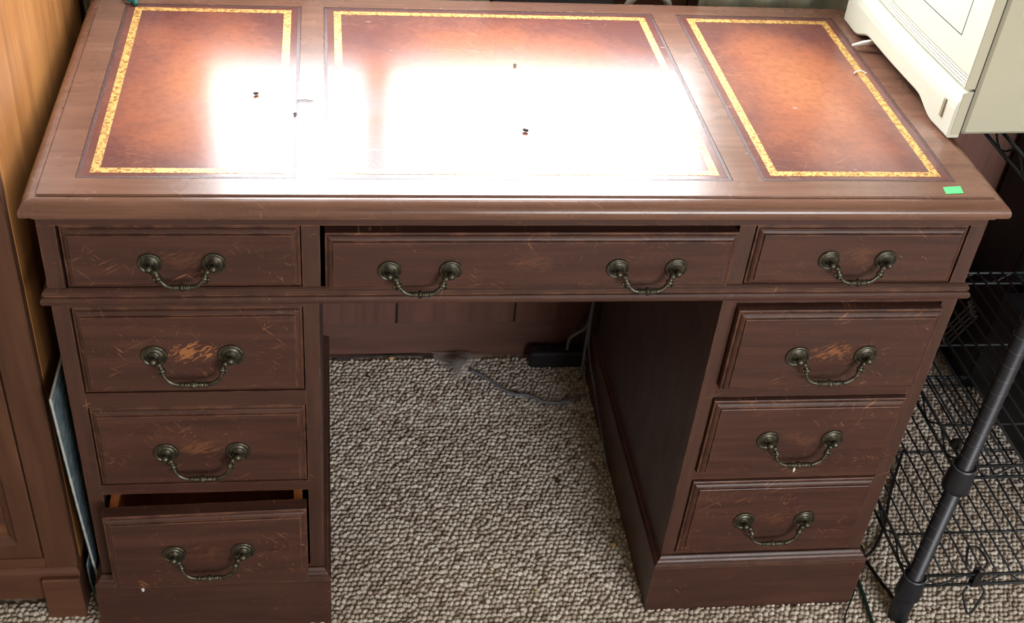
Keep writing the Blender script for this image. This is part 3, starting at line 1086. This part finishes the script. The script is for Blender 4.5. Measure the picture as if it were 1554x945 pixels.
# binder clip hanging on the front rail of the lowest shelf
clip = thing('binder_clip', 'large binder clip with looped wire handles gripping the bottom shelf rail of the rack', 'clip', (.795, RY0, .09))
mb = MB()
prof = [(-.004, .016), (-.0012, -.012), (.0012, -.012), (.004, .016)]
a = [Vector((.782, RY0 - .0045, .088)), Vector((.806, RY0 - .0045, .088))]
mb.rings([[(x, RY0 - .0052, .1105), (x, RY0 - .0042, .0760), (x, RY0 + .0042, .0760), (x, RY0 + .0052, .1105), (x, RY0 + .0066, .1105), (x, RY0 + .0056, .0745), (x, RY0 - .0056, .0745), (x, RY0 - .0066, .1105)] for x in (.784, .796)], 0)
part(mb, 'clip_body', 'cord_black', clip)
for nm, dy, dz in (('clip_handle', -.022, -.050), ('clip_handle', .028, .022)):
    mb = MB()
    b0 = Vector((.790, RY0 + (-.0062 if dz < 0 else .0062), .0765 if dz < 0 else .109))
    if dz < 0:
        path = [b0 + Vector((-.012, 0, 0)), b0 + Vector((-.018, -.004, -.012)), b0 + Vector((-.006, -.014, -.044)), b0 + Vector((0, -.016, -.050)), b0 + Vector((.006, -.014, -.044)), b0 + Vector((.018, -.004, -.012)), b0 + Vector((.012, 0, 0))]
    else:
        path = [b0 + Vector((-.012, 0, 0)), b0 + Vector((-.018, .008, .006)), b0 + Vector((-.008, .030, .012)), b0 + Vector((0, .034, .012)), b0 + Vector((.010, .030, .012)), b0 + Vector((.018, .008, .006)), b0 + Vector((.012, 0, 0))]
    mb.tube(spline(path, 4), .0021, 6)
    part(mb, nm, 'black_paint', clip)

# ------------------------------------------------------------------ black cabinet beyond the rack
bc = thing('black_cabinet', 'plain shallow black cabinet against the panelled wall behind the wire rack', 'cabinet', (1.32, .57, FZ))
BX0, BX1, BY0, BY1, BZ = 1.036, 1.60, .512, .668, .80
mb = MB()
mb.box(BX0, BX1, BY0 + .02, BY1, .05, BZ, 0, .003)
part(mb, 'body', 'black_cab', bc)
mb = MB(); mb.box(BX0 + .004, BX1 - .004, BY0 + .03, BY1 - .01, FZ + .001, .05)
part(mb, 'kick_base', 'black_cab', bc)
for a, b in ((BX0 + .001, (BX0 + BX1) / 2 - .001), ((BX0 + BX1) / 2 + .001, BX1 - .001)):
    mb = MB(); mb.box(a, b, BY0, BY0 + .02, .055, BZ - .004, 0, .003)
    d_ = part(mb, 'door', 'black_cab', bc)
    hx = b - .03 if a < 1.2 else a + .03
    mb = MB(); mb.tube([(hx, BY0, .45), (hx, BY0 - .02, .455), (hx, BY0 - .02, .555), (hx, BY0, .56)], .004, 8)
    part(mb, 'handle', 'ring', d_)

box = thing('storage_box', 'plain black box standing on the lowest shelf of the wire rack', 'box', (1.11, .33, .1045))
mb = MB(); mb.box(.980, 1.255, .186, .452, .1048, .270, 0, .004)
part(mb, 'box_body', 'black_cab', box)
mb = MB(); mb.box(.977, 1.258, .183, .455, .2705, .315, 0, .006)
part(mb, 'lid', 'black_cab', box)

# small bent-wire rack leaning in the corner
ws = thing('wire_plate_stand', 'small bent wire stand leaning in the corner behind the shelving rack', 'stand', (1.02, .62, .05))
pA, pB = Vector((1.020, .640, .075)), Vector((1.022, .590, .185))
sd = Vector((0, -.030, -.014))
for k in range(4):
    t = k / 3
    mb = MB()
    o0 = sd * t
    ex = Vector((-.010, 0, 0))
    mb.tube(spline([pA + o0 + ex, pA + o0, pA.lerp(pB, .5) + o0, pB + o0, pB + o0 + ex], 4), .0018, 6)
    part(mb, 'wire', 'pale_wire', ws)
mb = MB()
for P_ in (pA, pB):
    mb.tube([P_ + Vector((-.010, 0, 0)), P_ + sd + Vector((-.010, 0, 0))], .0018, 6)
part(mb, 'end_bar', 'pale_wire', ws)

# ------------------------------------------------------------------ printer on the rack's top shelf
PZ = .801
pr = thing('laser_printer', 'cream coloured laser printer on the top shelf of the wire rack, jutting over the desk', 'printer', (.583, .163, PZ), math.radians(2.6))
PWD = .370     # along the front (local y)
PD = .40       # local x, away from the desk
PH = .26
def pp(mb, name, mats, parent=pr, label=None):
    o = mb.build(name, mats, parent)
    if label:
        o['label'] = label
    return o
# main body
mb = MB()
mb.box(.0205, PD, .0, PWD, .004, PH, 0, .006)
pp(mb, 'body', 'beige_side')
mb = MB()
mb.box(.0185, .0210, .0012, PWD - .0012, .006, PH - .004)
pp(mb, 'seam', 'gap')
# lower front cover: rounded shoulder at the top, arched underside between two feet
mb = MB()
ny = 40
def arch(y):
    d = min(y, PWD - y)
    if d < .045:
        return .002
    t = min(1, (d - .045) / .055)
    t = t * t * (3 - 2 * t)
    return .002 + .017 * t
rs = []
for i in range(ny + 1):
    y = PWD * i / ny
    zb = arch(y)
    bow = -.005 * math.sin(math.pi * y / PWD)
    top = .071
    rs.append([(.0185, y, zb), (bow + .0025, y, zb), (bow, y, zb + .003), (bow - .0005, y, .044), (bow + .001, y, .054), (bow + .005, y, .062), (bow + .0105, y, .068), (.0185, y, top)])
mb.rings(rs, 0, False)
for i, f in enumerate(mb.f):
    pass
pp(mb, 'lower_cover', 'beige')
# finger-grip slot: slightly proud block, the recess shade put into its colour
mb = MB(); mb.box(-.0030, .003, .0225, .0292, .021, .048, 0, .0006)
pp(mb, 'grip_slot', 'slot')
# ribs between cover and door
for k in range(4):
    mb = MB()
    z = .0742 + k * .0052
    x = .0085 - k * .0014
    rs = []
    for i in range(13):
        y = .004 + (PWD - .008) * i / 12
        b = -.005 * math.sin(math.pi * y / PWD)
        rs.append([(.0185, y, z - .0016), (x + b + .0015, y, z - .0020), (x + b, y, z), (x + b + .0015, y, z + .0016), (.0185, y, z + .0014)])
    mb.rings(rs, 0)
    pp(mb, 'rib', 'beige')
# front door with a scored panel
mb = MB()
rs = []
for i in range(13):
    y = PWD * i / 12
    b = -.005 * math.sin(math.pi * y / PWD)
    rs.append([(.0185, y, .0925), (b + .004, y, .0925), (b + .0025, y, .095), (b + .0035, y, PH - .012), (b + .008, y, PH - .004), (.0185, y, PH - .002)])
mb.rings(rs, 0)
door = pp(mb, 'front_door', 'beige')
mb = MB()
for (ya, za, yb, zb) in ((.044, .132, .044, .230), (PWD - .044, .132, PWD - .044, .230), (.044, .132, PWD - .044, .132), (.044, .230, PWD - .044, .230)):
    n = 12
    pth = []
    for i in range(n + 1):
        t = i / n
        y = ya + (yb - ya) * t
        z = za + (zb - za) * t
        pth.append((-.005 * math.sin(math.pi * y / PWD) + .0028 + .0010 * (z - .095) / .15, y, z))
    mb.tube(pth, .0008, 5)
pp(mb, 'panel_groove', 'gap', door)
# side strips and the paper lever under the front
mb = MB(); mb.box(.0030, .0186, -.0006, .0025, .0745, PH - .006, 0, .0008)
pp(mb, 'side_strip', 'beige_side')
mb = MB(); mb.box(.0045, .0186, -.0006, .0025, .006, .0690, 0, .0008)
pp(mb, 'side_strip', 'beige_side')
mb = MB(); mb.tube([(.03, .268, .017), (-.010, .270, .011), (-.026, .273, .0055)], [.005, .0036, .0020], 8)
pp(mb, 'paper_lever', 'white_plastic')
for x in (.10, PD - .05):
    for y in (.05, PWD - .05):
        mb = MB(); mb.lathe([(.010, 0), (.010, .005)], (x, y, -.0005), (0, 0, 1), 12)
        pp(mb, 'foot', 'gap')

# ------------------------------------------------------------------ curtains and things behind the desk
def curtain(x0b, x1b, x0t, x1t, z0, z1, label, folds, ph):
    mb = MB()
    nx, nz = folds * 8, 14
    fr, bk = [], []
    for j in range(nz + 1):
        t = j / nz
        z = z0 + (z1 - z0) * t
        s = min(1, max(0, (z - .9) / .35))
        a, b = x0b + (x0t - x0b) * s, x1b + (x1t - x1b) * s
        row = []
        for i in range(nx + 1):
            u = i / nx
            y = .640 + .011 * math.sin(2 * math.pi * folds * u + ph) + .003 * math.sin(13 * u + 3 * t)
            row.append((a + (b - a) * u, y, z))
        fr.append(row)
        bk.append([(x, y + .0012, z) for x, y, z in row])
    n = nx + 1
    vs = [p for r in fr for p in r] + [p for r in bk for p in r]
    o = (nz + 1) * n
    fs = []
    for j in range(nz):
        for i in range(nx):
            fs.append((j * n + i, j * n + i + 1, (j + 1) * n + i + 1, (j + 1) * n + i))
            fs.append((o + (j + 1) * n + i, o + (j + 1) * n + i + 1, o + j * n + i + 1, o + j * n + i))
    for i in range(nx):
        fs.append((i + 1, i, o + i, o + i + 1))
        fs.append((nz * n + i, nz * n + i + 1, o + nz * n + i + 1, o + nz * n + i))
    for j in range(nz):
        fs.append((j * n, (j + 1) * n, o + (j + 1) * n, o + j * n))
        fs.append(((j + 1) * n + nx, j * n + nx, o + j * n + nx, o + (j + 1) * n + nx))
    mb.add(vs, fs, 0, True)
    tag(mb.build('curtain', 'curtain'), label, 'curtain')
curtain(.36, .82, .455, .82, .62, 2.08, 'pale curtain hanging behind the desk on the printer side', 7, .4)
curtain(-.635, -.52, -.635, -.50, .62, 2.08, 'pale curtain hanging behind the desk next to the wooden cabinet', 4, 1.2)
rod = thing('curtain_rod', 'slim curtain rod above the window behind the desk', 'curtain rod', (0.1, .64, 2.09))
mb = MB(); mb.tube([(-.70, .640, 2.09), (.90, .640, 2.09)], .008, 10)
part(mb, 'rod', 'frame', rod)
for x in (-.60, .86):
    mb = MB(); mb.box(x - .008, x + .008, .640, R['y1'] - .006, 2.082, 2.098)
    part(mb, 'bracket', 'frame', rod)

mb = MB(); mb.box(-.34, .36, .634, R['y1'] - .006, .690, .700, 0, .002)
struct(mb, 'trim_1', 'base', 'narrow wooden ledge on the wall behind the desk')
# white sheet and slate board standing in the gap behind the desk
def leaner(name, mat, x0, x1, z0, z1, ya, yb, th, label, cat, bow):
    mb = MB()
    rs = []
    for i in range(9):
        t = i / 8
        y = ya + (yb - ya) * t + bow * math.sin(math.pi * t)
        z = z0 + (z1 - z0) * t
        rs.append([(x0, y, z), (x1, y, z), (x1, y + th, z), (x0, y + th, z)])
    mb.rings(rs, 0)
    return tag(mb.build(name, mat), label, cat)
leaner('paper_sheet', 'paper', -.288, .010, .7005, .892, .640, .664, .0012, 'white sheet of card standing behind the desk against the wall', 'card', 0)
leaner('slate_board', 'slate', .016, .215, .7005, .885, .640, .662, .006, 'grey board standing behind the desk beside the white card', 'board', 0)
mb = MB()
mb.tube(spline([(.228, .645, .702), (.229, .636, .75), (.245, .630, .790), (.275, .630, .798), (.305, .634, .78), (.322, .648, .702)], 6), .006, 8)
tag(mb.build('hose', 'silver'), 'pale looped cable arching up behind the desk next to the curtain', 'cable')

# ------------------------------------------------------------------ cords and clutter in the knee space
def cord(name, pts, r, mat, label, n=6, parent=None, group=None):
    mb = MB()
    mb.tube(spline(pts, n), r, 7)
    if parent is not None:
        return part(mb, name, mat, parent)
    return tag(mb.build(name, mat), label, 'cord', group)
cord('floor_cable', [(-.250, .655, .005), (-.18, .660, .004), (-.131, .662, .004), (-.075, .660, .005), (-.045, .653, .005), (-.022, .640, .006), (-.006, .630, .008)], .0018, 'cord_black', 'thin black cord running along the foot of the baseboard under the desk')
cord('floor_cable', [(.024, .610, .008), (.060, .580, .006), (.082, .556, .004), (.105, .540, .004), (.134, .535, .004), (.160, .516, .004), (.188, .512, .004), (.215, .520, .004), (.236, .534, .004)], .0028, 'cord_grey', 'grey cord winding over the carpet from the clear bag under the desk')
# plug in a clear bag
plug = thing('plug_adapter', 'small black plug lying in a clear plastic bag under the desk', 'plug', (.005, .628, .002), math.radians(48))
mb = MB(); mb.box(-.020, .012, -.008, .008, .004, .018, 0, .003)
pp(mb, 'plug_body', 'brick', plug)
for y in (-.005, .005):
    mb = MB(); mb.box(.012, .030, y - .0008, y + .0008, .009, .014)
    pp(mb, 'prong', 'ring', plug)
mb = MB(); mb.tube([(-.020, 0, .011), (-.028, 0, .010), (-.034, 0, .009)], [.004, .003, .0026], 8)
pp(mb, 'strain_relief', 'brick', plug)
mb = MB()
nb = 10
tri = [Vector((-.056, .662, .010)), Vector((.058, .656, .005)), Vector((-.004, .575, .002))]
def bagpt(i, j):
    a, b = i / nb, j / nb
    p = tri[0] * (1 - a - b) + tri[1] * a + tri[2] * b
    z = .004 * math.sin(9 * a + 2) * math.sin(8 * b + 1) + .016 * math.exp(-((p.x - .005) ** 2 + (p.y - .625) ** 2) / .0009)
    return Vector((p.x + .003 * math.sin(20 * b), p.y, max(.002, p.z + abs(z) + .002)))
idx = {}
vv = []
for i in range(nb + 1):
    for j in range(nb + 1 - i):
        idx[(i, j)] = len(vv)
        vv.append(bagpt(i, j))
ff = []
for i in range(nb):
    for j in range(nb - i):
        ff.append((idx[(i, j)], idx[(i + 1, j)], idx[(i, j + 1)]))
        if i + j < nb - 1:
            ff.append((idx[(i + 1, j)], idx[(i + 1, j + 1)], idx[(i, j + 1)]))
mb.add(vv, ff, 0, True)
tag(mb.build('plastic_bag', 'bag'), 'crumpled clear plastic bag on the carpet by the baseboard under the desk', 'bag')
# power brick against the baseboard with its bundle of leads
brick = thing('power_strip', 'dark power block on the carpet against the desk pedestal and baseboard', 'power block', (.20, .64, FZ))
mb = MB(); mb.box(.146, .2565, .622, .652, FZ + .002, .036, 0, .004)
part(mb, 'housing', 'brick', brick)
for k in range(3):
    mb = MB(); mb.box(.160 + k * .03, .178 + k * .03, .629, .646, .036, .0375, 0, .0005)
    part(mb, 'socket', 'cord_black', brick)
cord('power_lead', [(.222, .635, .036), (.223, .632, .068), (.238, .625, .090), (.250, .618, .110), (.254, .614, .15), (.255, .612, .22), (.256, .612, .40)], .0034, 'cord_grey', 'grey-blue lead rising from the power block into the desk')
cord('power_lead', [(.2525, .606, .30), (.2515, .604, .18), (.2500, .600, .125), (.2475, .594, .09), (.2470, .592, .05), (.2470, .590, .006), (.240, .575, .004)], .0030, 'cord_grey', 'grey lead hanging straight down the back corner of the pedestal')
cord('power_lead', [(.2535, .607, .29), (.2525, .600, .13), (.2500, .575, .085), (.2500, .50, .060), (.2505, .40, .030), (.2515, .32, .006)], .0018, 'cord_grey', 'thin lead draped along the inner plinth of the pedestal')
cord('power_lead', [(.240, .636, .0365), (.240, .630, .082), (.234, .628, .100), (.243, .622, .128), (.249, .616, .17)], .0022, 'cord_black', 'short black lead looping up from the power block')

# cords on the floor between desk and rack
cord('floor_cable', [(.84, .36, .004), (.775, .255, .004), (.738, .185, .004), (.705, .135, .004), (.672, .103, .005), (.650, .112, .004), (.638, .16, .004), (.632, .25, .004)], .0028, 'cord_black', 'black cord curving under the rack towards the desk side')
cord('floor_cable', [(.640, .26, .004), (.652, .16, .004), (.668, .125, .006), (.668, .095, .004), (.676, .052, .004), (.686, .010, .004), (.683, -.028, .004), (.666, -.08, .004), (.65, -.16, .004)], .0030, 'cord_black', 'black cord running forward past the foot of the rack post')
cord('floor_cable', [(.640, .20, .004), (.641, .10, .004), (.638, .046, .004), (.635, .005, .004), (.631, -.036, .004), (.625, -.12, .004)], .0034, 'cord_green', 'dark green cord lying beside the desk plinth')
cord('floor_cable', [(.632, .12, .004), (.631, .060, .004), (.624, .030, .004), (.604, .000, .004), (.590, -.022, .004), (.584, -.045, .004), (.580, -.12, .004)], .0014, 'cord_black', 'thin black wire at the corner of the desk plinth')

# ------------------------------------------------------------------ specks
def bug(x, y, rz, s, label):
    root = thing('dead_fly', label, 'insect', (x, y, ZT), rz)
    mb = MB()
    mb.lathe([(.0003, -.0040), (.0015, -.0030), (.0019, -.0012), (.0013, .0004), (.0018, .0016), (.0013, .0026), (.0004, .0032)], (0, 0, .0019), (1, 0, 0), 8)
    b = mb.build('body', 'bug', root)
    for sy in (-1, 1):
        mb = MB()
        for k in (-.0008, .0006, .0018):
            mb.tube([(k, 0, .0016), (k, sy * .0022, .0030), (k, sy * .0034, .0003)], .00025, 4)
        mb.build('legs', 'bug', root)
        mb = MB()
        mb.add([(0, sy * .0006, .0034), (-.0045, sy * .0008, .0022), (-.0048, sy * .0026, .0018), (-.0010, sy * .0020, .0034),
                (0, sy * .0006, .0036), (-.0045, sy * .0008, .0024), (-.0048, sy * .0026, .0020), (-.0010, sy * .0020, .0036)],
               [(0, 1, 2, 3), (7, 6, 5, 4), (0, 4, 5, 1), (1, 5, 6, 2), (2, 6, 7, 3), (3, 7, 4, 0)])
        mb.build('wing', 'bug', root)
    root.scale = (s, s, s)
bug(-.348, .266, .4, 1.0, 'dead fly on the leather panel nearest the wooden cabinet')
bug(.005, .174, -.5, 1.15, 'larger dead fly in the middle of the centre leather panel')
bug(-.296, .213, 1.2, .75, 'tiny dead fly at the edge of the leather panel beside the wood divider')
bug(.014, .362, .9, .8, 'small dead fly towards the back of the centre leather panel')
mb = MB(); mb.tube([(-.294, .2495, ZT + .0010), (-.282, .2500, ZT + .0014), (-.270, .2485, ZT + .0010)], [.0005, .0007, .0004], 6)
tag(mb.build('pine_needle', 'bug'), 'thin dark needle lying across the wood divider of the desk top', 'needle')

def blob(name, mat, c, s, label, cat, group=None, seed=0):
    rnd = random.Random(seed)
    mb = MB()
    rs = []
    for j in range(5):
        a = math.pi * (j + .4) / 5
        rs.append([(c[0] + s[0] * math.sin(a) * math.cos(2 * math.pi * k / 7) * rnd.uniform(.75, 1.2), c[1] + s[1] * math.sin(a) * math.sin(2 * math.pi * k / 7) * rnd.uniform(.75, 1.2), c[2] + s[2] * math.cos(a)) for k in range(7)])
    mb.rings(rs[::-1], 0, True)
    return tag(mb.build(name, mat), label, cat, group)
mb = MB()
mb.tube(spline([(-.556, .560, .803), (-.550, .548, .806), (-.541, .545, .804), (-.536, .537, .803), (-.540, .556, .805), (-.530, .563, .803)], 5), [.0035 if 4 < i < 22 else .0018 for i in range(26)], 7)
tag(mb.build('ribbon', 'teal'), 'scrap of dark teal ribbon at the back corner of the desk top', 'ribbon')
mb = MB(); mb.tube(spline([(.520, .352, ZT + .001), (.526, .358, ZT + .002), (.534, .359, ZT + .002), (.540, .353, ZT + .001)], 4), .0010, 6)
tag(mb.build('paper_curl', 'lint'), 'tiny white curl of paper on the gold border near the printer', 'paper scrap')
blob('lint_fluff', 'lint', (-.542, .0002, .1155), (.0055, .0028, .0014), 'white fluff stuck on the plinth ledge below the open drawer', 'lint', seed=2)
blob('lint_fluff', 'lint', (-.5395, .0085, .0985), (.0024, .0012, .0052), 'white fluff hanging on the plinth face below the open drawer', 'lint', seed=3)
blob('lint_fluff', 'lint', (.4200, -.0175, .3495), (.0020, .0012, .0048), 'tiny white fluff caught on the bail handle of a middle drawer', 'lint', seed=4)
for i, (x, y, s, dk, lb) in enumerate((
        (.010, .100, .0032, 0, 'pale crumb in the middle of the carpet under the desk'),
        (.081, .054, .0036, 0, 'tan crumb on the carpet towards the front of the knee space'),
        (.230, .149, .0058, 0, 'flat tan flake on the carpet beside the inner pedestal plinth'),
        (-.132, .655, .0062, 0, 'tan scrap against the black cable at the baseboard under the desk'),
        (.155, .308, .0042, 1, 'dark speck on the carpet midway along the knee space'),
        (.155, .300, .0030, 1, 'smaller dark speck touching the one midway along the knee space'),
        (-.180, .600, .0040, 1, 'dark speck on the carpet near the baseboard cable'),
        (.910, -.070, .0040, 1, 'dark speck on the carpet in front of the wire rack'))):
    blob('carpet_crumb', 'crumb_dark' if dk else 'crumb', (x, y, .0030), (s, s * .8, s * .6), lb, 'crumb', 'crumbs on the carpet', seed=i)
